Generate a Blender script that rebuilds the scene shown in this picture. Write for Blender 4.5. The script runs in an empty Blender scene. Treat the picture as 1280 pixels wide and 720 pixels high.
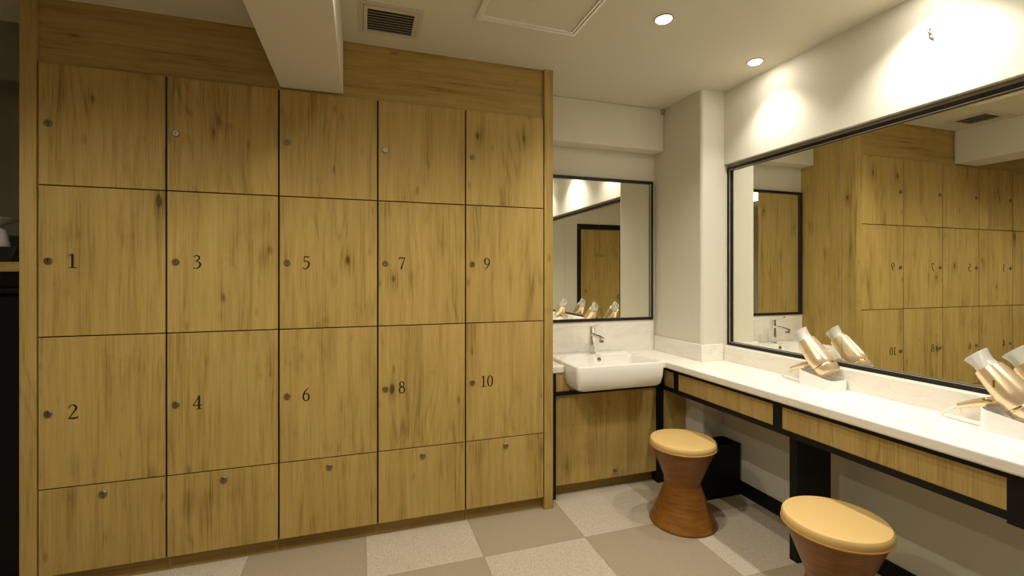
import bpy, bmesh, math, random
from mathutils import Vector, Matrix
random.seed(4)
C = bpy.context.scene.collection
PI = math.pi

# ------------------------------------------------------------------ materials
def new_mat(name):
    m = bpy.data.materials.new(name); m.use_nodes = True
    nt = m.node_tree; nt.nodes.clear()
    out = nt.nodes.new('ShaderNodeOutputMaterial')
    b = nt.nodes.new('ShaderNodeBsdfPrincipled')
    nt.links.new(b.outputs[0], out.inputs[0])
    return m, nt, b

def N(nt, t, **kw):
    n = nt.nodes.new(t)
    for k, v in kw.items(): setattr(n, k, v)
    return n

def link(nt, a, b): nt.links.new(a, b)

def plain(name, col, rough=.5, metal=0., spec=.5, bump=0., bscale=200., var=0., coat=0.):
    m, nt, b = new_mat(name)
    b.inputs['Base Color'].default_value = (*col, 1)
    b.inputs['Roughness'].default_value = rough
    b.inputs['Metallic'].default_value = metal
    b.inputs['Specular IOR Level'].default_value = spec
    b.inputs['Coat Weight'].default_value = coat
    tc = N(nt, 'ShaderNodeTexCoord')
    if bump or var:
        n = N(nt, 'ShaderNodeTexNoise'); n.inputs['Scale'].default_value = bscale; n.inputs['Detail'].default_value = 3
        link(nt, tc.outputs['Object'], n.inputs['Vector'])
        if bump:
            bp = N(nt, 'ShaderNodeBump'); bp.inputs['Strength'].default_value = bump; bp.inputs['Distance'].default_value = .002
            link(nt, n.outputs['Fac'], bp.inputs['Height']); link(nt, bp.outputs[0], b.inputs['Normal'])
        if var:
            mx = N(nt, 'ShaderNodeMix', data_type='RGBA')
            mx.inputs[6].default_value = (*[c * (1 - var) for c in col], 1)
            mx.inputs[7].default_value = (*[min(1, c * (1 + var)) for c in col], 1)
            link(nt, n.outputs['Fac'], mx.inputs[0]); link(nt, mx.outputs[2], b.inputs['Base Color'])
    return m

def wood(name, axis='Z', dark=(.205, .125, .035), light=(.455, .318, .125), knots=1., rough=.58, gain=1.):
    m, nt, b = new_mat(name)
    tc = N(nt, 'ShaderNodeTexCoord'); oi = N(nt, 'ShaderNodeObjectInfo')
    mul = N(nt, 'ShaderNodeVectorMath', operation='SCALE'); mul.inputs[0].default_value = (7.3, 3.1, 11.7)
    link(nt, oi.outputs['Random'], mul.inputs['Scale'])
    add = N(nt, 'ShaderNodeVectorMath', operation='ADD')
    link(nt, tc.outputs['Object'], add.inputs[0]); link(nt, mul.outputs[0], add.inputs[1])
    def stretched(s):
        mp = N(nt, 'ShaderNodeMapping')
        sc = {'Z': (1, 1, s), 'X': (s, 1, 1), 'Y': (1, s, 1)}[axis]
        mp.inputs['Scale'].default_value = sc
        link(nt, add.outputs[0], mp.inputs['Vector']); return mp.outputs[0]
    def noise(vec, scale, detail=3, rough_=.55, dist=0.):
        n = N(nt, 'ShaderNodeTexNoise'); n.inputs['Scale'].default_value = scale; n.inputs['Detail'].default_value = detail
        n.inputs['Roughness'].default_value = rough_; n.inputs['Distortion'].default_value = dist
        link(nt, vec, n.inputs['Vector']); return n.outputs['Fac']
    def math_(op, a, b_=None, c_=None):
        n = N(nt, 'ShaderNodeMath', operation=op)
        for i, v in enumerate((a, b_, c_)):
            if v is None: continue
            if isinstance(v, (int, float)): n.inputs[i].default_value = v
            else: link(nt, v, n.inputs[i])
        return n.outputs[0]
    def ramp(v, a, b_):
        n = N(nt, 'ShaderNodeMapRange', interpolation_type='SMOOTHSTEP')
        n.inputs['From Min'].default_value = a; n.inputs['From Max'].default_value = b_
        link(nt, v, n.inputs['Value']); return n.outputs[0]
    broad = noise(stretched(.10), 7, 3)                       # wide planks of tone
    mid = noise(stretched(.045), 42, 3)
    fine = noise(stretched(.02), 230, 2)                      # pores
    field = noise(stretched(.13), 4.2, 2, .5, .2)            # cathedral figure
    rings = math_('SINE', math_('MULTIPLY', field, 120.))
    rings = ramp(rings, .25, 1.)
    vo = N(nt, 'ShaderNodeTexVoronoi'); vo.inputs['Scale'].default_value = 7.5
    link(nt, stretched(.45), vo.inputs['Vector'])
    kd = math_('ADD', vo.outputs['Distance'], math_('MULTIPLY', noise(stretched(.5), 30, 2), .10))
    kn = ramp(kd, .17, .07)
    kh = ramp(kd, .42, .08)
    sel = N(nt, 'ShaderNodeSeparateColor'); link(nt, vo.outputs['Color'], sel.inputs[0])
    on = ramp(sel.outputs[0], .25, .75)
    kn = math_('MULTIPLY', kn, on); kh = math_('MULTIPLY', kh, on)
    v2 = N(nt, 'ShaderNodeTexVoronoi'); v2.inputs['Scale'].default_value = 15.
    link(nt, stretched(.4), v2.inputs['Vector'])
    s2 = N(nt, 'ShaderNodeSeparateColor'); link(nt, v2.outputs['Color'], s2.inputs[0])
    k2 = math_('ADD', v2.outputs['Distance'], math_('MULTIPLY', noise(stretched(.4), 55, 2), .16))
    k2 = math_('MULTIPLY', ramp(k2, .30, .10), ramp(s2.outputs[0], .55, .9))
    smudge = ramp(noise(stretched(.4), 9, 3, .6, .6), .56, .74)
    f = math_('MULTIPLY', ramp(broad, .25, .75), .34)
    f = math_('ADD', f, math_('MULTIPLY', ramp(mid, .25, .75), .32))
    f = math_('ADD', f, math_('MULTIPLY', ramp(fine, .28, .72), .34))
    f = math_('SUBTRACT', f, math_('MULTIPLY', math_('MULTIPLY', rings, ramp(noise(stretched(.3), 5, 1), .48, .66)), .17))
    f = math_('SUBTRACT', f, math_('MULTIPLY', kh, .30 * knots))
    f = math_('SUBTRACT', f, math_('MULTIPLY', kn, .68 * knots))
    f = math_('SUBTRACT', f, math_('MULTIPLY', k2, .40 * knots))
    f = math_('SUBTRACT', f, math_('MULTIPLY', smudge, .20 * knots))
    f = math_('ADD', f, .20)
    cr = N(nt, 'ShaderNodeValToRGB'); e = cr.color_ramp.elements
    e[0].position = 0; e[0].color = (*[gain * c * .38 for c in dark], 1)
    e[1].position = 1; e[1].color = (*[gain * c for c in light], 1)
    x = e.new(.28); x.color = (*[gain * c for c in dark], 1)
    x = e.new(.62); x.color = (*[gain * (.35 * d + .65 * l) for d, l in zip(dark, light)], 1)
    link(nt, f, cr.inputs[0]); link(nt, cr.outputs[0], b.inputs['Base Color'])
    b.inputs['Roughness'].default_value = rough; b.inputs['Specular IOR Level'].default_value = .2
    bp = N(nt, 'ShaderNodeBump'); bp.inputs['Strength'].default_value = .12; bp.inputs['Distance'].default_value = .001
    link(nt, fine, bp.inputs['Height']); link(nt, bp.outputs[0], b.inputs['Normal'])
    return m

def carpet(name):
    m, nt, b = new_mat(name)
    tc = N(nt, 'ShaderNodeTexCoord'); sp = N(nt, 'ShaderNodeSeparateXYZ'); link(nt, tc.outputs['Object'], sp.inputs[0])
    def math_(op, a, b_=None):
        n = N(nt, 'ShaderNodeMath', operation=op)
        for i, v in enumerate((a, b_)):
            if v is None: continue
            if isinstance(v, (int, float)): n.inputs[i].default_value = v
            else: link(nt, v, n.inputs[i])
        return n.outputs[0]
    u = math_('DIVIDE', math_('SUBTRACT', sp.outputs[0], .016), .5225)
    v = math_('DIVIDE', math_('SUBTRACT', sp.outputs[1], -.315), .488)
    par = math_('FLOORED_MODULO', math_('ADD', math_('FLOOR', u), math_('FLOOR', v)), 2.)
    # weave: light tiles loop-pile zigzag, dark tiles fine rib
    w1 = N(nt, 'ShaderNodeTexWave', wave_type='BANDS', bands_direction='DIAGONAL'); w1.inputs['Scale'].default_value = 55
    w1.inputs['Distortion'].default_value = 6; w1.inputs['Detail'].default_value = 2; w1.inputs['Detail Scale'].default_value = 3
    link(nt, tc.outputs['Object'], w1.inputs['Vector'])
    n1 = N(nt, 'ShaderNodeTexNoise'); n1.inputs['Scale'].default_value = 160; n1.inputs['Detail'].default_value = 2
    link(nt, tc.outputs['Object'], n1.inputs['Vector'])
    w2 = N(nt, 'ShaderNodeTexWave', wave_type='BANDS', bands_direction='X'); w2.inputs['Scale'].default_value = 48
    w2.inputs['Distortion'].default_value = 2.5; w2.inputs['Detail'].default_value = 2; w2.inputs['Detail Scale'].default_value = 4
    link(nt, tc.outputs['Object'], w2.inputs['Vector'])
    la = N(nt, 'ShaderNodeMix', data_type='RGBA'); la.inputs[6].default_value = (.27, .225, .165, 1); la.inputs[7].default_value = (.66, .57, .45, 1)
    fl = math_('ADD', math_('MULTIPLY', w1.outputs['Fac'], .5), math_('MULTIPLY', n1.outputs['Fac'], .5))
    link(nt, fl, la.inputs[0])
    da = N(nt, 'ShaderNodeMix', data_type='RGBA'); da.inputs[6].default_value = (.26, .21, .14, 1); da.inputs[7].default_value = (.41, .335, .235, 1)
    fd = math_('ADD', math_('MULTIPLY', w2.outputs['Fac'], .6), math_('MULTIPLY', n1.outputs['Fac'], .4))
    link(nt, fd, da.inputs[0])
    mx = N(nt, 'ShaderNodeMix', data_type='RGBA')
    link(nt, par, mx.inputs[0]); link(nt, la.outputs[2], mx.inputs[6]); link(nt, da.outputs[2], mx.inputs[7])
    # seams
    fu = math_('FRACT', u); fv = math_('FRACT', v)
    du = math_('MINIMUM', fu, math_('SUBTRACT', 1., fu)); dv = math_('MINIMUM', fv, math_('SUBTRACT', 1., fv))
    seam = math_('LESS_THAN', math_('MINIMUM', du, dv), .004)
    mz = N(nt, 'ShaderNodeMix', data_type='RGBA'); mz.inputs[7].default_value = (.12, .09, .055, 1)
    link(nt, math_('MULTIPLY', seam, .4), mz.inputs[0]); link(nt, mx.outputs[2], mz.inputs[6])
    link(nt, mz.outputs[2], b.inputs['Base Color'])
    b.inputs['Roughness'].default_value = .95; b.inputs['Specular IOR Level'].default_value = .1
    bp = N(nt, 'ShaderNodeBump'); bp.inputs['Strength'].default_value = .5; bp.inputs['Distance'].default_value = .002
    link(nt, fl, bp.inputs['Height']); link(nt, bp.outputs[0], b.inputs['Normal'])
    return m

def stone(name):
    m, nt, b = new_mat(name)
    tc = N(nt, 'ShaderNodeTexCoord')
    mp = N(nt, 'ShaderNodeMapping'); mp.inputs['Scale'].default_value = (1.2, 1.2, 4.5); mp.inputs['Rotation'].default_value = (.25, -.2, 0)
    link(nt, tc.outputs['Object'], mp.inputs[0])
    n = N(nt, 'ShaderNodeTexNoise'); n.inputs['Scale'].default_value = 3.2; n.inputs['Detail'].default_value = 4; n.inputs['Distortion'].default_value = 1.2
    link(nt, mp.outputs[0], n.inputs['Vector'])
    cr = N(nt, 'ShaderNodeValToRGB'); e = cr.color_ramp.elements
    e[0].position = .40; e[0].color = (.80, .75, .67, 1)
    e[1].position = .60; e[1].color = (.83, .785, .70, 1)
    x = e.new(.5); x.color = (.86, .82, .74, 1)
    link(nt, n.outputs['Fac'], cr.inputs[0]); link(nt, cr.outputs[0], b.inputs['Base Color'])
    b.inputs['Roughness'].default_value = .32; b.inputs['Specular IOR Level'].default_value = .4
    return m

def glassy(name, haze=.34):
    m = bpy.data.materials.new(name); m.use_nodes = True
    nt = m.node_tree; nt.nodes.clear()
    out = N(nt, 'ShaderNodeOutputMaterial')
    tr = N(nt, 'ShaderNodeBsdfTransparent'); tr.inputs[0].default_value = (.93, .92, .88, 1)
    gl = N(nt, 'ShaderNodeBsdfGlossy'); gl.inputs['Roughness'].default_value = .3
    df = N(nt, 'ShaderNodeBsdfTranslucent'); df.inputs[0].default_value = (1., .985, .94, 1)
    d2 = N(nt, 'ShaderNodeBsdfDiffuse'); d2.inputs[0].default_value = (1., .985, .94, 1)
    fr = N(nt, 'ShaderNodeFresnel'); fr.inputs['IOR'].default_value = 1.5
    a = N(nt, 'ShaderNodeMixShader'); a.inputs[0].default_value = .55; link(nt, df.outputs[0], a.inputs[1]); link(nt, d2.outputs[0], a.inputs[2])
    c = N(nt, 'ShaderNodeMixShader'); c.inputs[0].default_value = haze; link(nt, tr.outputs[0], c.inputs[1]); link(nt, a.outputs[0], c.inputs[2])
    d = N(nt, 'ShaderNodeMixShader'); link(nt, fr.outputs[0], d.inputs[0]); link(nt, c.outputs[0], d.inputs[1]); link(nt, gl.outputs[0], d.inputs[2])
    link(nt, d.outputs[0], out.inputs[0]); return m

def emit(name, col, s):
    m = bpy.data.materials.new(name); m.use_nodes = True
    nt = m.node_tree; nt.nodes.clear()
    out = N(nt, 'ShaderNodeOutputMaterial'); e = N(nt, 'ShaderNodeEmission')
    e.inputs[0].default_value = (*col, 1); e.inputs[1].default_value = s
    link(nt, e.outputs[0], out.inputs[0]); return m

WD, WL = (.265, .170, .042), (.50, .345, .110)
M = dict(
    oak=wood('oak_laminate', 'Z', WD, WL),
    oak_h=wood('oak_laminate_horizontal', 'X', (.245, .155, .038), (.46, .315, .100), knots=.8),
    oak_edge=wood('oak_edge', 'Z', (.30, .195, .052), (.52, .36, .125), knots=.15),
    oak_apron=wood('oak_apron', 'Z', (.31, .21, .065), (.54, .385, .145), knots=.2),
    plinth=wood('oak_plinth', 'X', (.19, .12, .03), (.35, .235, .075), knots=.4),
    carcass=plain('carcass_brown', (.035, .018, .006), .8, var=.2, bscale=30),
    wall=plain('wall_paint', (.695, .658, .545), .75, bump=.12, bscale=260, spec=.25),
    ceil=plain('ceiling_paint', (.66, .62, .495), .85, bump=.15, bscale=220, spec=.15),
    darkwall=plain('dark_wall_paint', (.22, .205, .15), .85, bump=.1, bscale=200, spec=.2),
    carpet=carpet('carpet_tiles'),
    stone=stone('solid_surface'),
    ceramic=plain('white_ceramic', (.84, .81, .755), .10, spec=.55, coat=.3, var=.01, bscale=3),
    black=plain('black_metal', (.007, .0065, .0065), .5, bump=.05, bscale=300, spec=.22),
    framebk=plain('black_frame', (.014, .0125, .010), .42, bump=.03, bscale=300, spec=.3),
    lip=plain('frame_lip', (.55, .52, .46), .35, metal=.6, var=.05),
    mirror=plain('mirror_silver', (.93, .935, .87), .0, metal=1.),
    chrome=plain('chrome', (.80, .80, .79), .08, metal=1., var=.02),
    steel=plain('lock_steel', (.27, .225, .15), .42, metal=1., var=.1, bscale=500),
    slot=plain('dark_slot', (.02, .017, .012), .6, var=.1),
    ink=plain('black_lettering', (.008, .007, .006), .5, var=.1),
    leather=plain('tan_leather', (.64, .43, .165), .42, bump=.18, bscale=420, spec=.4, var=.04),
    piping=plain('tan_piping', (.50, .235, .05), .5, var=.06, bscale=300),
    gold=plain('champagne_gold', (.85, .66, .43), .27, metal=.68, spec=.6, var=.02),
    gold2=plain('champagne_gold_band', (.78, .60, .38), .16, metal=1., var=.03),
    white_pl=plain('white_plastic', (.86, .84, .80), .22, spec=.5, var=.01),
    nozzle=glassy('frosted_nozzle', .72), acrylic=plain('white_acrylic', (.93, .92, .89), .25, var=.01),
    vent=plain('vent_enamel', (.58, .52, .40), .5, var=.04),
    ventdark=plain('vent_dark', (.05, .042, .028), .8, var=.1),
    hatch=plain('hatch_frame', (.88, .84, .74), .35, metal=.2, var=.03),
    ring=plain('lamp_ring', (.26, .235, .18), .35, metal=.7, var=.05),
    lens=emit('lamp_lens', (1., .94, .83), 110),
    bin=plain('black_bin', (.004, .004, .0045), .5, bump=.05, bscale=200, spec=.2),
    hook=plain('hook_metal', (.16, .15, .13), .4, metal=.5, var=.05),
    clip=plain('beige_plastic', (.50, .30, .19), .5, var=.1),
    cup=plain('white_china', (.82, .79, .72), .3, var=.02),
    tray=plain('black_lacquer', (.008, .007, .006), .25, var=.1),
    notice=plain('paper', (.8, .78, .72), .7, var=.03),
    seam=plain('mirror_joint', (.10, .10, .085), .5, var=.1),
)

def stool_wood():
    m, nt, b = new_mat('bentwood')
    tc = N(nt, 'ShaderNodeTexCoord')
    mp = N(nt, 'ShaderNodeMapping'); mp.inputs['Scale'].default_value = (1, 1, 9)
    link(nt, tc.outputs['Object'], mp.inputs[0])
    n = N(nt, 'ShaderNodeTexNoise'); n.inputs['Scale'].default_value = 12; n.inputs['Detail'].default_value = 5
    link(nt, mp.outputs[0], n.inputs['Vector'])
    cr = N(nt, 'ShaderNodeValToRGB'); e = cr.color_ramp.elements
    e[0].position = .3; e[0].color = (.155, .056, .007, 1); e[1].position = .72; e[1].color = (.27, .108, .015, 1)
    link(nt, n.outputs['Fac'], cr.inputs[0]); link(nt, cr.outputs[0], b.inputs['Base Color'])
    b.inputs['Roughness'].default_value = .33; b.inputs['Specular IOR Level'].default_value = .45
    return m
M['bentwood'] = stool_wood()

# ------------------------------------------------------------------ mesh helpers
class MB:
    def __init__(s): s.bm = bmesh.new()
    def box(s, x0, x1, y0, y1, z0, z1):
        v = [s.bm.verts.new(p) for p in ((x0,y0,z0),(x1,y0,z0),(x1,y1,z0),(x0,y1,z0),(x0,y0,z1),(x1,y0,z1),(x1,y1,z1),(x0,y1,z1))]
        for f in ((0,3,2,1),(4,5,6,7),(0,1,5,4),(1,2,6,5),(2,3,7,6),(3,0,4,7)): s.bm.faces.new([v[i] for i in f])
        return s
    def prism(s, poly, z0, z1):
        a = [s.bm.verts.new((x, y, z0)) for x, y in poly]; b = [s.bm.verts.new((x, y, z1)) for x, y in poly]
        n = len(poly); s.bm.faces.new(a[::-1]); s.bm.faces.new(b)
        for i in range(n): s.bm.faces.new((a[i], a[(i+1) % n], b[(i+1) % n], b[i]))
        return s
    def loft(s, loops, cap0=True, cap1=True):
        L = [[s.bm.verts.new(p) for p in lp] for lp in loops]; n = len(L[0])
        for a, b in zip(L, L[1:]):
            for i in range(n): s.bm.faces.new((a[i], a[(i+1) % n], b[(i+1) % n], b[i]))
        if cap0: s.bm.faces.new(L[0][::-1])
        if cap1: s.bm.faces.new(L[-1])
        return s
    def lathe(s, prof, cx, cy, n=64, cap0=True, cap1=True):
        return s.loft([[(cx + r*math.cos(2*PI*i/n), cy + r*math.sin(2*PI*i/n), z) for i in range(n)] for r, z in prof], cap0, cap1)
    def rod(s, p0, p1, r0, r1=None, n=24):
        return s.sweep([p0, p1], [r0, r0 if r1 is None else r1], n)
    def sweep(s, pts, radii, n=20, flat=1.):
        pts = [Vector(p) for p in pts]; loops = []; up = None
        for i, p in enumerate(pts):
            t = (pts[min(i+1, len(pts)-1)] - pts[max(i-1, 0)]).normalized()
            if up is None:
                up = Vector((1, 0, 0)) if abs(t.x) < .9 else Vector((0, 0, 1))
            a = (up - t*up.dot(t)).normalized(); up = a; b = t.cross(a)
            r = radii[i] if hasattr(radii, '__len__') else radii
            loops.append([p + a*r*flat*math.cos(2*PI*k/n) + b*r*math.sin(2*PI*k/n) for k in range(n)])
        return s.loft(loops)
    def torus(s, cx, cy, cz, R, r, n=64, k=12):
        vs = [[s.bm.verts.new((cx+(R+r*math.cos(2*PI*j/k))*math.cos(2*PI*i/n), cy+(R+r*math.cos(2*PI*j/k))*math.sin(2*PI*i/n), cz+r*math.sin(2*PI*j/k))) for j in range(k)] for i in range(n)]
        for i in range(n):
            for j in range(k): s.bm.faces.new((vs[i][j], vs[(i+1)%n][j], vs[(i+1)%n][(j+1)%k], vs[i][(j+1)%k]))
        return s
    def build(s, name, mat, parent=None, origin=None, bevel=0., smooth=False, seg=2):
        o0 = Vector(origin) if origin is not None else (Vector(parent['_o']) if parent is not None and '_o' in parent else Vector((0, 0, 0)))
        for v in s.bm.verts: v.co -= o0
        bmesh.ops.recalc_face_normals(s.bm, faces=s.bm.faces)
        me = bpy.data.meshes.new(name); s.bm.to_mesh(me); s.bm.free()
        if smooth:
            for p in me.polygons: p.use_smooth = True
        me.materials.append(mat)
        o = bpy.data.objects.new(name, me); C.objects.link(o)
        o['_o'] = list(o0)
        if parent is not None: o.parent = parent
        else: o.location = o0
        if bevel:
            md = o.modifiers.new('bevel', 'BEVEL'); md.width = bevel; md.segments = seg; md.limit_method = 'ANGLE'; md.angle_limit = .6
            for p in me.polygons: p.use_smooth = True
            w = o.modifiers.new('wn', 'WEIGHTED_NORMAL'); w.keep_sharp = True
        elif smooth:
            md = o.modifiers.new('split', 'EDGE_SPLIT'); md.split_angle = math.radians(38)
        return o

def rrect(x0, x1, y0, y1, r, z, n=6):
    r = min(r, (x1-x0)/2-1e-5, (y1-y0)/2-1e-5); pts = []
    for cx, cy, a in ((x1-r, y1-r, 0), (x0+r, y1-r, PI/2), (x0+r, y0+r, PI), (x1-r, y0+r, 1.5*PI)):
        for i in range(n+1):
            t = a + i*PI/2/n; zz = z(cx+r*math.cos(t), cy+r*math.sin(t)) if callable(z) else z
            pts.append((cx+r*math.cos(t), cy+r*math.sin(t), zz))
    return pts

def thing(name, label, cat, loc, group=None):
    o = bpy.data.objects.new(name, None); C.objects.link(o)
    o.empty_display_size = .05; o.location = loc; o['_o'] = list(loc)
    return tag(o, label, cat, group)
def tag(o, label, cat, group=None):
    o['label'] = label; o['category'] = cat
    if group: o['group'] = group
    return o
def struct(o): o['kind'] = 'structure'; return o
def dup(root, d):
    def cp(o, par):
        c = o.copy(); C.objects.link(c)
        if par is not None: c.parent = par; c.matrix_parent_inverse = o.matrix_parent_inverse.copy()
        for ch in list(o.children): cp(ch, c)
        return c
    r = cp(root, None); r.location = Vector(root.location) + Vector(d); return r

# stroke lettering -------------------------------------------------
def crom(P, k=8):
    if len(P) < 3: return P
    out = []
    for i in range(len(P)-1):
        p0, p1, p2, p3 = P[max(i-1, 0)], P[i], P[i+1], P[min(i+2, len(P)-1)]
        for j in range(k):
            t = j/k
            out.append(tuple(.5*((2*b)+(-a+c)*t+(2*a-5*b+4*c-d)*t*t+(-a+3*b-3*c+d)*t**3) for a, b, c, d in zip(p0, p1, p2, p3)))
    out.append(P[-1]); return out
def ringp(cx, cy, rx, ry, thin, thick, tilt=0.):
    return [(cx+rx*math.cos(a)+tilt*math.sin(a), cy+ry*math.sin(a), thin+(thick-thin)*abs(math.cos(a))**1.3) for a in [2*PI*i/36 for i in range(37)]]
G = {
 '1': [[(.24,.98,.13),(.24,.03,.13)], [(.03,.84,.05),(.14,.90,.06),(.24,.97,.05)], [(.02,.025,.05),(.48,.025,.05)]],
 '2': [[(.04,.72,.05),(.10,.88,.06),(.25,.965,.06),(.42,.85,.12),(.43,.64,.12),(.24,.33,.07),(.05,.06,.05)], [(.03,.05,.10),(.48,.05,.10),(.54,.15,.04)]],
 '3': [[(.06,.84,.05),(.20,.96,.06),(.40,.85,.11),(.36,.66,.09),(.17,.54,.04)], [(.17,.54,.04),(.38,.47,.08),(.47,.28,.13),(.34,.06,.09),(.14,.005,.05),(.02,.07,.07)]],
 '4': [[(.39,.97,.06),(.02,.29,.055)], [(.0,.285,.07),(.56,.285,.07)], [(.39,.99,.13),(.39,.02,.13)], [(.22,.02,.045),(.55,.02,.045)]],
 '5': [[(.13,.945,.09),(.50,.945,.09)], [(.14,.98,.05),(.13,.54,.05)], [(.13,.55,.05),(.28,.62,.07),(.46,.50,.12),(.47,.25,.13),(.32,.04,.08),(.15,.0,.06),(.03,.11,.07)]],
 '6': [[(.48,.99,.04),(.22,.76,.09),(.07,.36,.13),(.15,.07,.09),(.30,.01,.06),(.46,.14,.12),(.47,.38,.12),(.36,.55,.07),(.22,.55,.05),(.09,.42,.05)]],
 '7': [[(.03,.94,.10),(.54,.94,.10)], [(.035,.97,.05),(.045,.78,.05)], [(.51,.94,.06),(.19,.0,.13)]],
 '8': [ringp(.27,.755,.165,.21,.06,.10), ringp(.27,.27,.215,.255,.06,.12)],
 '0': [ringp(.27,.49,.215,.46,.055,.13)],
 'T': [[(.0,.95,.08),(.7,.95,.08)], [(.35,.97,.13),(.35,.0,.13)], [(.22,.02,.05),(.48,.02,.05)]],
 'O': [ringp(.40,.49,.34,.46,.06,.13)],
 'I': [[(.2,.98,.13),(.2,.02,.13)], [(.06,.97,.05),(.34,.97,.05)], [(.06,.03,.05),(.34,.03,.05)]],
 'L': [[(.16,.98,.13),(.16,.02,.13)], [(.02,.97,.05),(.3,.97,.05)], [(.05,.05,.08),(.58,.05,.08),(.6,.2,.05)]],
 'E': [[(.16,.98,.13),(.16,.02,.13)], [(.05,.95,.07),(.56,.95,.07)], [(.16,.52,.06),(.46,.52,.06)], [(.05,.05,.07),(.6,.05,.07)]],
}
G['9'] = [[(.54-x, 1-y, w) for x, y, w in G['6'][0]]]
ADV = {'1': .56, '0': .6, 'T': .78, 'O': .9, 'I': .48, 'L': .7, 'E': .72}
def lettering(mb, text, h, to3, th=.0008):
    """to3(u, v, w) maps text plane + height to 3-D; text centred on u = 0"""
    W = sum(ADV.get(c, .58) for c in text) - .04; off = -W/2; q = 0
    for c in text:
        for st in G[c]:
            P = crom(st) if (len(st) > 2 and len(st) < 20) else st
            q += 1; lo, hi = [], []
            for i, (x, y, w) in enumerate(P):
                a, b = P[max(i-1, 0)], P[min(i+1, len(P)-1)]
                dx, dy = b[0]-a[0], b[1]-a[1]; l = math.hypot(dx, dy) or 1
                nx, ny = -dy/l*w/2, dx/l*w/2
                lo.append(((off+x+nx)*h, (y+ny-.49)*h)); hi.append(((off+x-nx)*h, (y-ny-.49)*h))
            t = th + q*.00003
            for i in range(len(P)-1):
                quad = (lo[i], lo[i+1], hi[i+1], hi[i])
                a = [mb.bm.verts.new(to3(u, v, 0)) for u, v in quad]; b = [mb.bm.verts.new(to3(u, v, t)) for u, v in quad]
                mb.bm.faces.new(a[::-1]); mb.bm.faces.new(b)
                for k in range(4): mb.bm.faces.new((a[k], a[(k+1) % 4], b[(k+1) % 4], b[k]))
        off += ADV.get(c, .58)
    return mb

# ------------------------------------------------------------------ dimensions
CE = 2.47                 # ceiling
XW = 2.17                 # right wall
YB = .44                  # wall behind the basin
YF = -3.0                 # wall behind the camera
XL = -3.2
LX = [-1.272 + .448*i for i in range(6)]
LZ = [2.193, 1.689, 1.060, .430, .068]

# ------------------------------------------------------------------ shell
struct(MB().box(XL, XW+.15, YF-.1, 1.7, -.06, 0).build('floor', M['carpet']))
struct(MB().box(XL, XW+.15, YF-.1, 1.7, CE, CE+.06).build('ceiling', M['ceil']))
w = MB()
w.box(XW, XW+.15, YF, -.05, 0, .875); w.box(XW, XW+.15, YF, -.05, 2.013, CE); w.box(2.214, XW+.15, YF, -.05, .875, 2.013)
struct(w.build('wall_right', M['wall']))
# pillar in the corner, softly rounded edge
r = .022
pl = [(XW+.15, -.05), (XW+.15, YB), (2.0, YB), (2.0, -.05+r)] + [(2.0+r-r*math.cos(a), -.05+r-r*math.sin(a)) for a in [PI/2*i/8 for i in range(1, 9)]]
struct(MB().prism(pl, 0, CE).build('column', M['wall'], smooth=True))
struct(MB().box(-1.33, XW+.15, YB, YB+.1, 0, CE).build('wall_back', M['wall']))
b_ = MB().box(1.021, 2.0, .327, YB, 2.182, CE).build('soffit_beam', M['wall'], bevel=.006); struct(b_)
struct(MB().box(-.371, -.091, YF, .012, 2.205, CE).build('ceiling_beam', M['wall'], bevel=.004))
dx0, dx1, dz = .56, 1.36, 2.083                  # toilet door opening in the wall behind the camera
w = MB(); w.box(XL, dx0, YF-.1, YF, 0, CE); w.box(dx1, XW+.15, YF-.1, YF, 0, CE); w.box(dx0, dx1, YF-.1, YF, dz, CE)
struct(w.build('wall_front', M['wall']))
struct(MB().box(XL-.1, XL, YF-.1, 1.7, 0, CE).build('wall_left', M['wall']))
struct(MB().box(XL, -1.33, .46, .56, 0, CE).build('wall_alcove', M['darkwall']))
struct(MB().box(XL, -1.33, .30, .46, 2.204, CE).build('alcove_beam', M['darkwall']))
struct(MB().box(XW-.012, XW, YF, -.05, 0, .08).build('baseboard_right', M['black'], bevel=.002))
d = struct(MB().box(dx0, dx0+.06, YF-.08, YF+.012, 0, dz).box(dx1-.06, dx1, YF-.08, YF+.012, 0, dz).box(dx0+.06, dx1-.06, YF-.08, YF+.012, dz-.075, dz).build('door_1', M['black'], origin=(dx0, YF, 0)))
leaf = MB().box(dx0+.063, dx1-.063, YF-.05, YF-.012, .01, dz-.078).build('door_leaf', M['oak'], d)
lettering(MB(), 'TOILET', .040, lambda u, v, t: (.955-u*1.15, YF-.012+t, 1.615+v)).build('door_lettering', M['ink'], leaf)
hd = MB().rod((.645, YF-.012, 1.0), (.645, YF+.03, 1.0), .009); hd.rod((.645, YF+.022, 1.0), (.645, YF+.045, 1.0), .022)
hd.build('door_handle', M['steel'], leaf, smooth=True)

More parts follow.
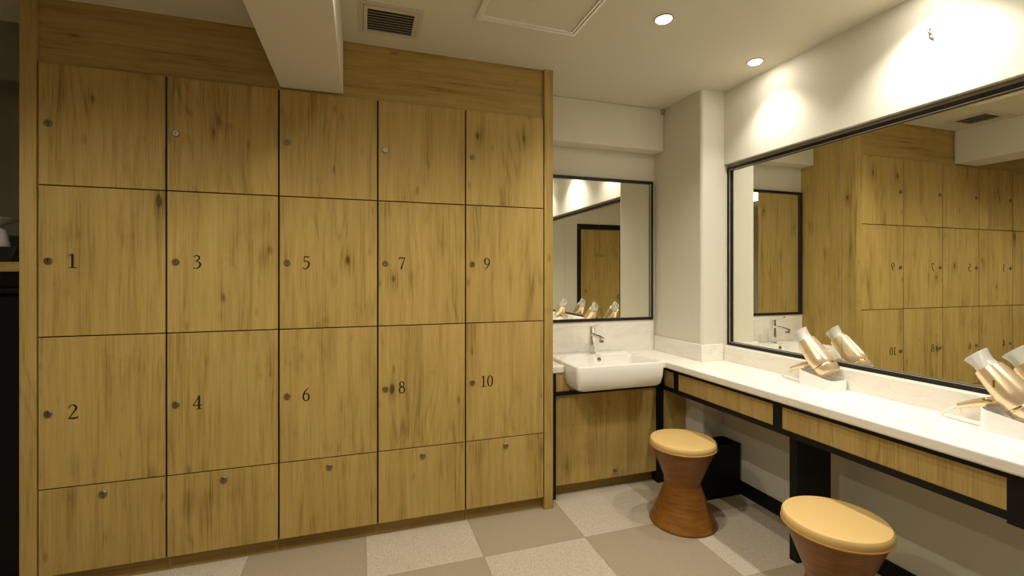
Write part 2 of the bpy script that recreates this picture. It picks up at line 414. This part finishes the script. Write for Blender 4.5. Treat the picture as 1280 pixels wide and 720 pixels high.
# ------------------------------------------------------------------ lockers
names = ['leftmost oak locker column, doors numbered 1 and 2', 'oak locker column with doors numbered 3 and 4',
         'middle oak locker column under the white beam, doors numbered 5 and 6', 'oak locker column with doors numbered 7 and 8',
         'rightmost oak locker column, doors numbered 9 and 10, beside the washbasin']
def lock(mb, x, z, y=0.):
    mb.bm  # barrel with a slightly domed face
    n = 24
    prof = [(.0142, .001), (.0142, -.004), (.012, -.0066), (.0065, -.0066), (.006, -.0054)]
    mb.loft([[(x+r*math.cos(2*PI*i/n), y+d, z+r*math.sin(2*PI*i/n)) for i in range(n)] for r, d in prof])
    return mb
for i in range(5):
    x0, x1 = LX[i], LX[i+1]
    t = thing('locker_column', names[i], 'locker', (x0, 0, 0), 'numbered oak locker columns')
    c = MB(); c.box(x0+.0005, x1-.0005, .0206, YB-.005, .068, LZ[0]+.001)
    c.build('carcass', M['carcass'], t)
    MB().box(x0+.0007, x1-.0007, .030, .048, 0, .068).build('plinth', M['plinth'], t)
    g = .0042
    for k in range(4):
        zt, zb = LZ[k] - (.0026 if k else .0), LZ[k+1] + .0026
        dr = MB().box(x0+g, x1-g, 0, .020, zb, zt).build('drawer_front' if k == 3 else 'door', M['oak'], t, bevel=.0012)
        lx, lz = (x0+.037, 1.944) if k == 0 else (x0+.0365, 1.375) if k == 1 else (x0+.0365, .744) if k == 2 else (x0+.222, .386)
        lk = lock(MB(), lx, lz).build('lock', M['steel'], dr, smooth=True)
        MB().box(lx-.0012, lx+.0012, -.0057, -.0052, lz-.0045, lz+.0045).build('keyhole', M['slot'], dr)
        if k in (1, 2):
            txt = str(2*i + k)
            zc = 1.376 if k == 1 else .745
            lettering(MB(), txt, .061, lambda u, v, tt: (x0+.118+u, -tt, zc+v)).build('numeral', M['ink'], dr)
tag(MB().box(-1.328, -1.274, -.003, YB, 0, CE).build('end_panel', M['oak_edge'], origin=(-1.3, 0, 0), bevel=.001), 'tall oak end panel closing the left side of the lockers', 'panel')
tag(MB().box(.9695, 1.021, -.003, YB, 0, CE).build('end_panel', M['oak'], origin=(1, 0, 0), bevel=.001), 'tall oak end panel between the lockers and the washbasin', 'panel')
tag(MB().box(-1.2735, .969, .014, .036, LZ[0]+.002, CE).build('fascia_panel', M['oak_h'], origin=(-.15, .02, LZ[0])), 'wide oak fascia board above the lockers up to the ceiling', 'panel')

# ------------------------------------------------------------------ alcove left of the lockers
tag(MB().box(-2.6, -1.3285, .10, .459, 1.331, 1.372).build('wall_shelf', M['oak_h'], origin=(-2, .3, 1.331), bevel=.002), 'oak shelf board left of the lockers under the black tray', 'shelf')
tr = MB(); zt = 1.3725
tr.loft([rrect(-2.15, -1.42, .115, .40, .02, zt), rrect(-2.17, -1.385, .105, .42, .02, zt+.064), rrect(-2.162, -1.393, .113, .412, .02, zt+.064), rrect(-2.142, -1.428, .123, .392, .02, zt+.006)])
tag(tr.build('serving_tray', M['tray'], origin=(-1.78, .26, zt), bevel=0, smooth=True), 'black lacquer tray on the shelf at the left edge', 'tray')
zc = zt+.0065
cu = MB(); cu.lathe([(.052, zc), (.053, zc+.05), (.0555, zc+.075), (.0555, zc+.081), (.052, zc+.084), (.048, zc+.11), (.040, zc+.140), (.030, zc+.148), (.01, zc+.149)], -1.560, .25, 40)
tag(cu.build('cup', M['cup'], origin=(-1.560, .25, zc), smooth=True), 'upturned white cup on the black tray', 'cup')
zd = zc+.1495
cu = MB(); cu.lathe([(.028, zd), (.034, zd+.004), (.070, zd+.022), (.101, zd+.038), (.103, zd+.041), (.070, zd+.029), (.02, zd+.012)], -1.575, .25, 48)
tag(cu.build('dish', M['cup'], origin=(-1.575, .25, zd), smooth=True), 'shallow white dish balanced on the upturned cup', 'dish')
t = thing('cabinet', 'black cabinet under the shelf at the left edge', 'cabinet', (-1.9, .2, 0))
MB().box(-2.6, -1.336, .12, .455, 0, 1.235).build('body', M['bin'], t, bevel=.012)
MB().box(-2.6, -1.336, .10, .455, 1.236, 1.262).build('top', M['bin'], t, bevel=.01)

# ------------------------------------------------------------------ washbasin corner
t = thing('vanity_cabinet', 'two-door oak cabinet in a black frame under the washbasin', 'cabinet', (1.42, .25, 0))
f = MB()
f.box(1.0555, 1.078, .085, .11, 0, .737)            # left leg
f.box(1.775, 1.820, .085, .13, 0, .609)             # corner leg
f.box(1.078, 1.829, .085, .11, .606, .628)          # rail under basin
f.build('frame', M['black'], t, bevel=.001)
fp = [(1.0785, .6285), (1.774, .6285), (1.774, .737), (1.7125, .737), (1.7105, .70), (1.7015, .668), (1.69, .6525), (1.16, .6525), (1.1455, .668), (1.1365, .70), (1.1335, .737), (1.0785, .737)]
MB().loft([[(x, y, z) for x, z in fp] for y in (.098, .112)]).build('filler_panel', M['oak_apron'], t)
for a, b2 in ((1.079, 1.4185), (1.4205, 1.774)):
    dr = MB().box(a, b2, .10, .119, .072, .6055).build('door', M['oak'], t, bevel=.001)
    if a > 1.2:
        k = MB(); n = 20
        k.loft([[(1.469+r*math.cos(2*PI*i/n), .10+d, .118+r*math.sin(2*PI*i/n)) for i in range(n)] for r, d in [(.006, .001), (.006, -.010), (.011, -.014), (.011, -.018), (.007, -.021)]])
        k.build('knob', M['steel'], dr, smooth=True)
MB().box(1.0785, 1.774, .145, .162, 0, .0715).build('plinth', M['plinth'], t)
MB().box(1.8205, 1.9985, .098, .114, 0, .6095).build('side_panel', M['oak'], t)
MB().box(1.08, 1.77, .1195, .43, .072, .60).build('carcass', M['carcass'], t)

t = thing('washbasin', 'white rectangular ceramic washbasin projecting from the cabinet', 'washbasin', (1.42, .18, .655))
bs = MB()
L = [rrect(1.185, 1.665, -.030, .33, .03, .655), rrect(1.160, 1.688, -.056, .355, .03, .658), rrect(1.148, 1.698, -.068, .37, .022, .672),
     rrect(1.138, 1.707, -.076, .426, .02, .72), rrect(1.135, 1.710, -.078, .426, .018, .788), rrect(1.138, 1.707, -.075, .423, .016, .7965),
     rrect(1.143, 1.702, -.070, .418, .014, .799),
     rrect(1.156, 1.690, -.056, .262, .02, .799), rrect(1.159, 1.687, -.053, .258, .02, .796), rrect(1.166, 1.680, -.046, .250, .03, .76),
     rrect(1.185, 1.662, -.02, .225, .05, .700), rrect(1.22, 1.63, .02, .19, .07, .688)]
bs.loft(L); body = bs.build('basin', M['ceramic'], t, smooth=True)
n = 20
ov = MB(); ov.loft([[(1.452+r*math.cos(2*PI*i/n), .2515+d, .771+r*math.sin(2*PI*i/n)) for i in range(n)] for r, d in [(.0125, .002), (.0125, -.002), (.0095, -.003), (.008, 0)]])
ov.build('overflow_hole', M['steel'], t, smooth=True)

t = thing('faucet', 'chrome single-lever faucet standing on the washbasin deck', 'faucet', (1.44, .325, .799))
fx, fy = 1.44, .325
MB().lathe([(.027, .799), (.027, .804), (.021, .808)], fx, fy, 40).build('base_ring', M['chrome'], t, smooth=True)
MB().loft([rrect(fx-.019, fx+.019, fy-.019, fy+.019, .012, z) for z in (.806, .955)]).build('body', M['chrome'], t, smooth=True)
MB().loft([[(fx-.015, y, z-.011), (fx+.015, y, z-.011), (fx+.015, y, z+.007), (fx-.015, y, z+.007)] for y, z in ((fy-.015, .927), (fy-.06, .924), (fy-.115, .917), (fy-.14, .912))]).build('spout', M['chrome'], t, bevel=.004)
MB().lathe([(.013, .889), (.0145, .892), (.0145, .905), (.012, .907)], fx, fy-.126, 28).build('aerator', M['steel'], t, smooth=True)
lv = MB().loft([rrect(fx-.0185, fx+.0185, fy-.0185, fy+.0185, .012, z) for z in (.9565, .975)])
lv.loft([[(fx-w_, y, z-.003), (fx+w_, y, z-.003), (fx+w_, y, z+.004), (fx-w_, y, z+.004)] for y, z, w_ in ((fy+.012, .975, .017), (fy-.02, .978, .016), (fy-.06, .988, .013), (fy-.10, 1.002, .010))])
lv.build('lever', M['chrome'], t, smooth=True)
MB().rod((fx-.0, fy+.045, .799), (fx, fy+.045, .89), .0025, n=10).lathe([(.003, .889), (.006, .893), (.006, .899), (.002, .902)], fx, fy+.045, 16).build('drain_rod', M['chrome'], t, smooth=True)

# ------------------------------------------------------------------ counter
t = thing('vanity_counter', 'long white stone counter along the mirror wall, continuing beside the washbasin', 'counter', (1.98, -1.2, 0))
XF, ZT, ZB_ = 1.787, .780, .738
e = .012
MB().prism([(1.711, YB-.0005), (1.711, .02), (XF, .02), (XF, YF+.001), (XW-.0005, YF+.001), (XW-.0005, -.0505), (1.9995, -.0505), (1.9995, YB-.0005)], ZB_, ZT).build('countertop', M['stone'], t, bevel=.009, seg=4)
MB().box(1.0215, 1.134, .09, YB-.0005, ZB_, ZT).build('countertop', M['stone'], t, bevel=.006, seg=3)
s = MB()
s.box(XW-.014, XW-.0003, YF+.001, -.064, ZT, .874); s.build('backsplash', M['stone'], t, bevel=.002)
s = MB(); s.prism([(XW-.0143, -.064), (XW-.0143, -.0505), (1.9997, -.0505), (1.9997, .4255), (1.986, .4255), (1.986, -.064)], ZT, .884); s.build('backsplash', M['stone'], t, bevel=.002)
MB().box(1.0215, 1.9855, .4275, .4397, ZT, .997).build('backsplash', M['stone'], t, bevel=.001)
XA = 1.83
a = MB()
a.box(XA, XA+.03, YF+.001, .0975, .711, .7375); a.box(XA, XA+.03, YF+.001, .0975, .585, .611)
for y0, y1 in ((-.042, 0), (-.772, -.724), (-1.70, -1.549), (-2.47, -2.42)):
    a.box(XA, XA+.03, y0, y1, .6111, .7109)
a.box(XA-.0015, XA+.03, -1.70, -1.549, .576, .737)
a.build('apron_frame', M['black'], t, bevel=.001)
for y0, y1 in ((0.0005, .0975), (-.7235, -.0425), (-1.5485, -.7725), (-2.4195, -1.7005)):
    MB().box(XA+.004, XA+.02, y0, y1, .6115, .7105).build('apron_panel', M['oak_apron'], t)
MB().box(1.885, 1.925, -.805, -.765, 0, .5848).build('leg', M['black'], t, bevel=.001)
MB().box(1.9255, 2.105, -.797, -.772, 0, .5848).build('support_panel', M['black'], t, bevel=.001)

# ------------------------------------------------------------------ mirrors
t = thing('wall_mirror', 'long black-framed mirror on the right wall above the counter', 'mirror', (2.2, -1.5, .876))
y0, y1, z0, z1, w_ = -2.99, -.0515, .876, 1.994, .019
xf, xg = 2.192, 2.209
m_ = MB(); m_.box(xf, 2.2138, y0, y1, z0, z0+w_); m_.box(xf, 2.2138, y0, y1, z1-w_, z1); m_.box(xf, 2.2138, y1-w_, y1, z0+w_, z1-w_); m_.box(xf, 2.2138, y0, y0+w_, z0+w_, z1-w_)
m_.build('frame', M['framebk'], t, bevel=.001)
l_ = MB(); q = .002
l_.box(xf+.0005, xf+.005, y0+w_, y1-w_, z0+w_, z0+w_+q); l_.box(xf+.0005, xf+.005, y0+w_, y1-w_, z1-w_-q, z1-w_); l_.box(xf+.0005, xf+.005, y1-w_-q, y1-w_, z0+w_+q, z1-w_-q)
l_.build('inner_lip', M['lip'], t)
ys = [y1-w_, -.772, -1.577, -2.382, y0+w_]
for a, b2 in zip(ys, ys[1:]):
    MB().box(xg, xg+.004, b2+.0012, a-.0012, z0+w_, z1-w_).build('glass', M['mirror'], t)
for yy in ys[1:-1]: MB().box(xg+.0005, xg+.0035, yy-.0012, yy+.0012, z0+w_, z1-w_).build('joint', M['seam'], t)

t = thing('wall_mirror', 'smaller black-framed mirror above the washbasin', 'mirror', (1.5, YB, .998))
x0, x1, z0, z1 = 1.03, 1.978, .998, 1.984
yf, yg = .419, .432
m_ = MB(); m_.box(x0, x1, yf, YB-.0005, z0, z0+w_); m_.box(x0, x1, yf, YB-.0005, z1-w_, z1); m_.box(x0, x0+w_, yf, YB-.0005, z0+w_, z1-w_); m_.box(x1-w_, x1, yf, YB-.0005, z0+w_, z1-w_)
m_.build('frame', M['framebk'], t, bevel=.001)
l_ = MB(); l_.box(x1-w_-.004, x1-w_, yf+.002, yf+.007, z0+w_, z1-w_); l_.build('inner_lip', M['lip'], t)
MB().box(x0+w_, x1-w_, yg, yg+.004, z0+w_, z1-w_).build('glass', M['mirror'], t)

# ------------------------------------------------------------------ stools
def stool(cx, cy, label):
    t = thing('stool', label, 'stool', (cx, cy, 0), 'hourglass stools at the counter')
    MB().lathe([(.168, 0), (.1725, .004), (.1725, .010), (.168, .016), (.150, .055), (.120, .125), (.094, .195), (.0905, .210)], cx, cy, 72).build('lower_cone', M['bentwood'], t, smooth=True)
    MB().lathe([(.0895, .2102), (.092, .222), (.108, .262), (.135, .330), (.158, .388), (.1635, .402)], cx, cy, 72).build('upper_cone', M['bentwood'], t, smooth=True)
    MB().lathe([(.163, .4022), (.1675, .404), (.1695, .409), (.1705, .420), (.1690, .430), (.1640, .4365), (.152, .4395), (.12, .4408), (.06, .4414), (.02, .4416)], cx, cy, 72).build('seat', M['leather'], t, smooth=True)
    MB().torus(cx, cy, .4055, .1695, .0035, 72).build('piping', M['piping'], t, smooth=True)
    return t
stool(1.634, -.333, 'hourglass bentwood stool with tan seat in front of the washbasin corner and black bin')
stool(1.633, -1.172, 'hourglass bentwood stool with tan seat nearest the camera, cut by the bottom edge')

# ------------------------------------------------------------------ waste bin
t = thing('waste_bin', 'black rectangular waste bin under the counter behind the far stool', 'bin', (2.03, -.125, 0))
bn = MB(); bn.loft([rrect(1.872, 2.154, -.198, -.062, .008, 0), rrect(1.870, 2.156, -.2, -.06, .008, .298), rrect(1.876, 2.150, -.194, -.066, .006, .298), rrect(1.878, 2.148, -.192, -.068, .006, .02)])
bn.build('body', M['bin'], t, smooth=True)
rm = MB(); rm.loft([rrect(1.868, 2.1575, -.202, -.058, .008, .2985), rrect(1.868, 2.1575, -.202, -.058, .008, .306), rrect(1.882, 2.144, -.188, -.072, .006, .306), rrect(1.882, 2.144, -.188, -.072, .006, .2985)], False, False)
rm.build('rim', M['bin'], t, smooth=True)

# ------------------------------------------------------------------ hair dryers
DX, S_ = 2.098, .985
def P(y, z, dx=0.): return Vector((DX+dx, -2.4 + S_*(y+2.4), 1.3176 + S_*(z-1.3176)))
def dryer(label):
    R, F = P(-.770, .846), P(-.649, .985)
    ax = (F-R).normalized(); T = P(-.620, 1.037)
    t = thing('hair_dryer', label, 'hair dryer', (DX, R.y, .785), 'gold hair dryers on the counter')
    u = Vector((1, 0, 0)); v = ax.cross(u)
    def ring(c, ru, rv, n=40): return [c + u*ru*math.cos(2*PI*i/n) + v*rv*math.sin(2*PI*i/n) for i in range(n)]
    l = (F-R).length
    MB().loft([ring(R+ax*k*l, a*S_, a*S_) for k, a in ((.20, .054), (.215, .0555), (.45, .0535), (.72, .0490), (.92, .0445), (.99, .0425), (1.0, .0405))]).build('barrel', M['gold'], t, smooth=True)
    MB().loft([ring(R+ax*k*l, a, a) for k, a in ((.155, .0530), (.165, .0545), (.185, .0545), (.198, .0530))]).build('band', M['gold2'], t, smooth=True)
    MB().loft([ring(R+ax*k*l, a, a) for k, a in ((-.03, .036), (-.02, .0455), (.02, .0505), (.152, .0535))]).build('intake_cap', M['gold'], t, smooth=True)
    nz = [(F-ax*.004, .038, .036), (F+ax*.006, .036, .032), (F+ax*.02, .032, .031), (F+ax*.038, .026, .036), (F+ax*.053, .021, .042)]
    lp = [ring(c, a, b2) for c, a, b2 in nz] + [ring(c, a-.002, b2-.002) for c, a, b2 in nz[::-1]]
    MB().loft(lp, False, False).build('nozzle', M['nozzle'], t, smooth=True)
    tip = ring(F+ax*.0535, .020, .041); rim = MB()
    for i in range(40): rim.rod(tip[i], tip[(i+1) % 40], .0013, n=6)
    rim.build('nozzle_rim', M['white_pl'], t, smooth=True)
    H0, H1, H2, H3 = P(-.728, .890), P(-.675, .873), P(-.60, .843), P(-.563, .826)
    h = MB(); h.sweep([H0, H1, (H1+H2)/2, H2, H3, H3+(H3-H2)*.05], [.0165, .0172, .0165, .0135, .0105, .007], 24)
    h.build('handle', M['gold'], t, smooth=True)
    sw = MB(); c = P(-.655, .872); sw.box(c.x-.020, c.x-.0155, c.y-.014, c.y+.014, c.z-.005, c.z+.005); sw.build('switch', M['gold2'], t, bevel=.001)
    g = MB(); n = 32; rc = H3 + Vector((-.004, .004, -.016)); g.bm
    pts = [rc + Vector((0, .012*math.cos(2*PI*i/n), .012*math.sin(2*PI*i/n))) for i in range(n)]
    for i in range(n): g.rod(pts[i], pts[(i+1) % n], .0018, n=8)
    g.build('hanging_ring', M['white_pl'], t, smooth=True)
    cd = [H3+Vector((0, .004, 0)), P(-.545, .812), Vector((DX+.004, -.535, .7855)), Vector((DX-.002, -.575, .7845)), Vector((DX-.01, -.625, .7845)), Vector((DX-.014, -.668, .7845))]
    cp = crom([tuple(p) for p in cd], 8)
    MB().sweep(cp, .0042, 12).build('power_cord', M['white_pl'], t, smooth=True)
    lg = MB(); c0 = R+ax*l*.68+(-u)*.0490
    lg.box(c0.x-.0006, c0.x+.003, c0.y-.003, c0.y+.003, c0.z-.013, c0.z+.013)
    lo = lg.build('badge', M['gold2'], t)
    return t
def stand(label):
    sx0, sx1, sy0, sy1 = 2.036, 2.1545, -.850, -.672
    t = thing('dryer_stand', label, 'stand', (2.1, -.76, ZT), 'white dryer stands on the counter')
    ztop = lambda x, y: .846 - (.672 + y)*(-.10) if False else .826 + (y-sy0)/(sy1-sy0)*.030
    L = [rrect(sx0, sx1, sy0, sy1, .03, ZT+.0002), rrect(sx0+.001, sx1-.001, sy0+.001, sy1-.001, .03, ztop), rrect(sx0+.0045, sx1-.0045, sy0+.0045, sy1-.0045, .027, lambda x, y: ztop(x, y)), rrect(sx0+.0055, sx1-.0055, sy0+.0055, sy1-.0055, .026, ZT+.004)]
    MB().loft(L).build('cup', M['acrylic'], t, smooth=True)
    return t
A = dryer('champagne gold hair dryer nearer the washbasin, leaning in a white stand')
B = stand('white dryer stand on the counter nearer the washbasin')
A2 = dup(A, (0, -.70, 0)); A2['label'] = 'champagne gold hair dryer at the right edge of the photo, leaning in a white stand'
B2 = dup(B, (0, -.70, 0)); B2['label'] = 'white dryer stand on the counter at the right edge of the photo'

# ------------------------------------------------------------------ ceiling fittings
t = thing('air_vent', 'beige louvred air vent in the ceiling beside the beam', 'vent', (.12, -.24, CE))
x0, x1, y0, y1 = -.018, .258, -.372, -.108
fr = MB()
def frame(mb, x0, x1, y0, y1, w, z0, z1):
    mb.box(x0, x1, y0, y0+w, z0, z1); mb.box(x0, x1, y1-w, y1, z0, z1); mb.box(x0, x0+w, y0+w, y1-w, z0, z1); mb.box(x1-w, x1, y0+w, y1-w, z0, z1)
frame(fr, x0, x1, y0, y1, .020, CE-.004, CE-.0002); frame(fr, x0+.022, x1-.022, y0+.022, y1-.022, .016, CE-.010, CE-.0002)
fr.build('frame', M['vent'], t, bevel=.001)
MB().box(x0+.038, x1-.038, y0+.038, y1-.038, CE-.0012, CE-.0004).build('duct_opening', M['ventdark'], t)
ns = 9
for i in range(ns):
    yy = y0+.044 + (y1-y0-.088)*i/(ns-1)
    lv = MB(); lv.loft([[(x, yy-.006, CE-.0095), (x, yy-.005, CE-.0105), (x, yy+.007, CE-.003), (x, yy+.006, CE-.002)] for x in (x0+.038, x1-.038)])
    lv.build('slat', M['vent'], t)
t = thing('access_hatch', 'square ceiling access hatch with pale trim between vent and downlights', 'hatch', (.72, -.64, CE))
fr = MB(); frame(fr, .478, .962, -.884, -.400, .012, CE-.014, CE-.0002); frame(fr, .492, .948, -.870, -.414, .010, CE-.010, CE-.0002)
fr.build('trim_frame', M['hatch'], t, bevel=.0015)
MB().box(.502, .938, -.860, -.424, CE-.0025, CE-.0002).build('panel', M['ceil'], t)

def downlight(x, y, label, power, size=130, blend=.9, col=(1., .96, .87)):
    t = thing('downlight', label, 'downlight', (x, y, CE), 'recessed ceiling downlights')
    MB().lathe([(.0335, CE-.0003), (.0395, CE-.0003), (.0420, CE-.003), (.0405, CE-.006), (.0345, CE-.0045)], x, y, 48, False, False).build('trim_ring', M['ring'], t, smooth=True)
    MB().lathe([(.0335, CE-.0006), (.033, CE-.004), (.029, CE-.0075), (.018, CE-.010), (.004, CE-.0108)], x, y, 40).build('lens', M['lens'], t, smooth=True)
    ld = bpy.data.lights.new('lamp', 'SPOT'); ld.energy = power; ld.color = col
    ld.spot_size = math.radians(size); ld.spot_blend = blend; ld.shadow_soft_size = .025
    lo = bpy.data.objects.new('lamp', ld); C.objects.link(lo); lo.parent = t; lo.location = (0, 0, -.03)
    return t
downlight(1.290, -.640, 'lit round downlight in the ceiling nearer the access hatch', 41, 134, .9, (1., .935, .78))
downlight(2.018, -.440, 'lit round downlight in the ceiling above the mirror, near the pillar', 25, 108, 1.)
downlight(2.018, -1.200, 'downlight above the mirror over the near stool', 44, 124, 1.)
downlight(2.018, -1.960, 'downlight above the mirror beyond the right edge', 34, 112, 1.)
downlight(.640, -1.450, 'downlight over the open floor in front of the lockers', 24, 140, .9, (1., .935, .78))
downlight(.160, -1.120, 'downlight over the aisle right of the beam', 58, 150, 1., (1., .935, .77))
downlight(-1.000, -1.180, 'downlight over the aisle left of the beam', 76, 150, 1., (1., .935, .77))

hk = MB(); hp = [(XW-.0005, -1.160, 2.305), (XW-.014, -1.160, 2.305), (XW-.020, -1.163, 2.298), (XW-.018, -1.166, 2.286), (XW-.012, -1.170, 2.278), (XW-.018, -1.174, 2.274)]
hk.sweep(crom(hp, 6), .0042, 10)
tag(hk.build('wall_hook', M['hook'], origin=hp[0], smooth=True), 'tiny metal hook high on the right wall above the mirror', 'hook')
t = thing('cable_clip', 'tiny beige clip under the ceiling where beam and pillar meet', 'clip', (1.985, .318, 2.44))
MB().box(1.972, 1.997, .312, .3265, 2.425, 2.465).build('body', M['clip'], t, bevel=.003)
MB().box(1.980, 1.990, .3105, .3122, 2.432, 2.440).build('hole', M['slot'], t)

# ------------------------------------------------------------------ camera, world, view
sc = bpy.context.scene
cd = bpy.data.cameras.new('camera'); cam = bpy.data.objects.new('camera', cd); C.objects.link(cam)
cam.location = (0, -2.4, 1.3176); cam.rotation_euler = (PI/2, 0, -.3138)
cd.sensor_width = 36; cd.sensor_fit = 'HORIZONTAL'; cd.lens = 575.2/1280*36; cd.shift_y = -16.5/1280; cd.clip_start = .02
sc.camera = cam
wd = bpy.data.worlds.new('world'); sc.world = wd; wd.use_nodes = True
wd.node_tree.nodes['Background'].inputs[0].default_value = (.9, .8, .6, 1); wd.node_tree.nodes['Background'].inputs[1].default_value = .0
vs = sc.view_settings; vs.view_transform = 'Standard'; vs.look = 'None'; vs.gamma = 1; vs.use_curve_mapping = False; vs.exposure = 0.0
for o in bpy.data.objects:
    if '_o' in o: del o['_o']
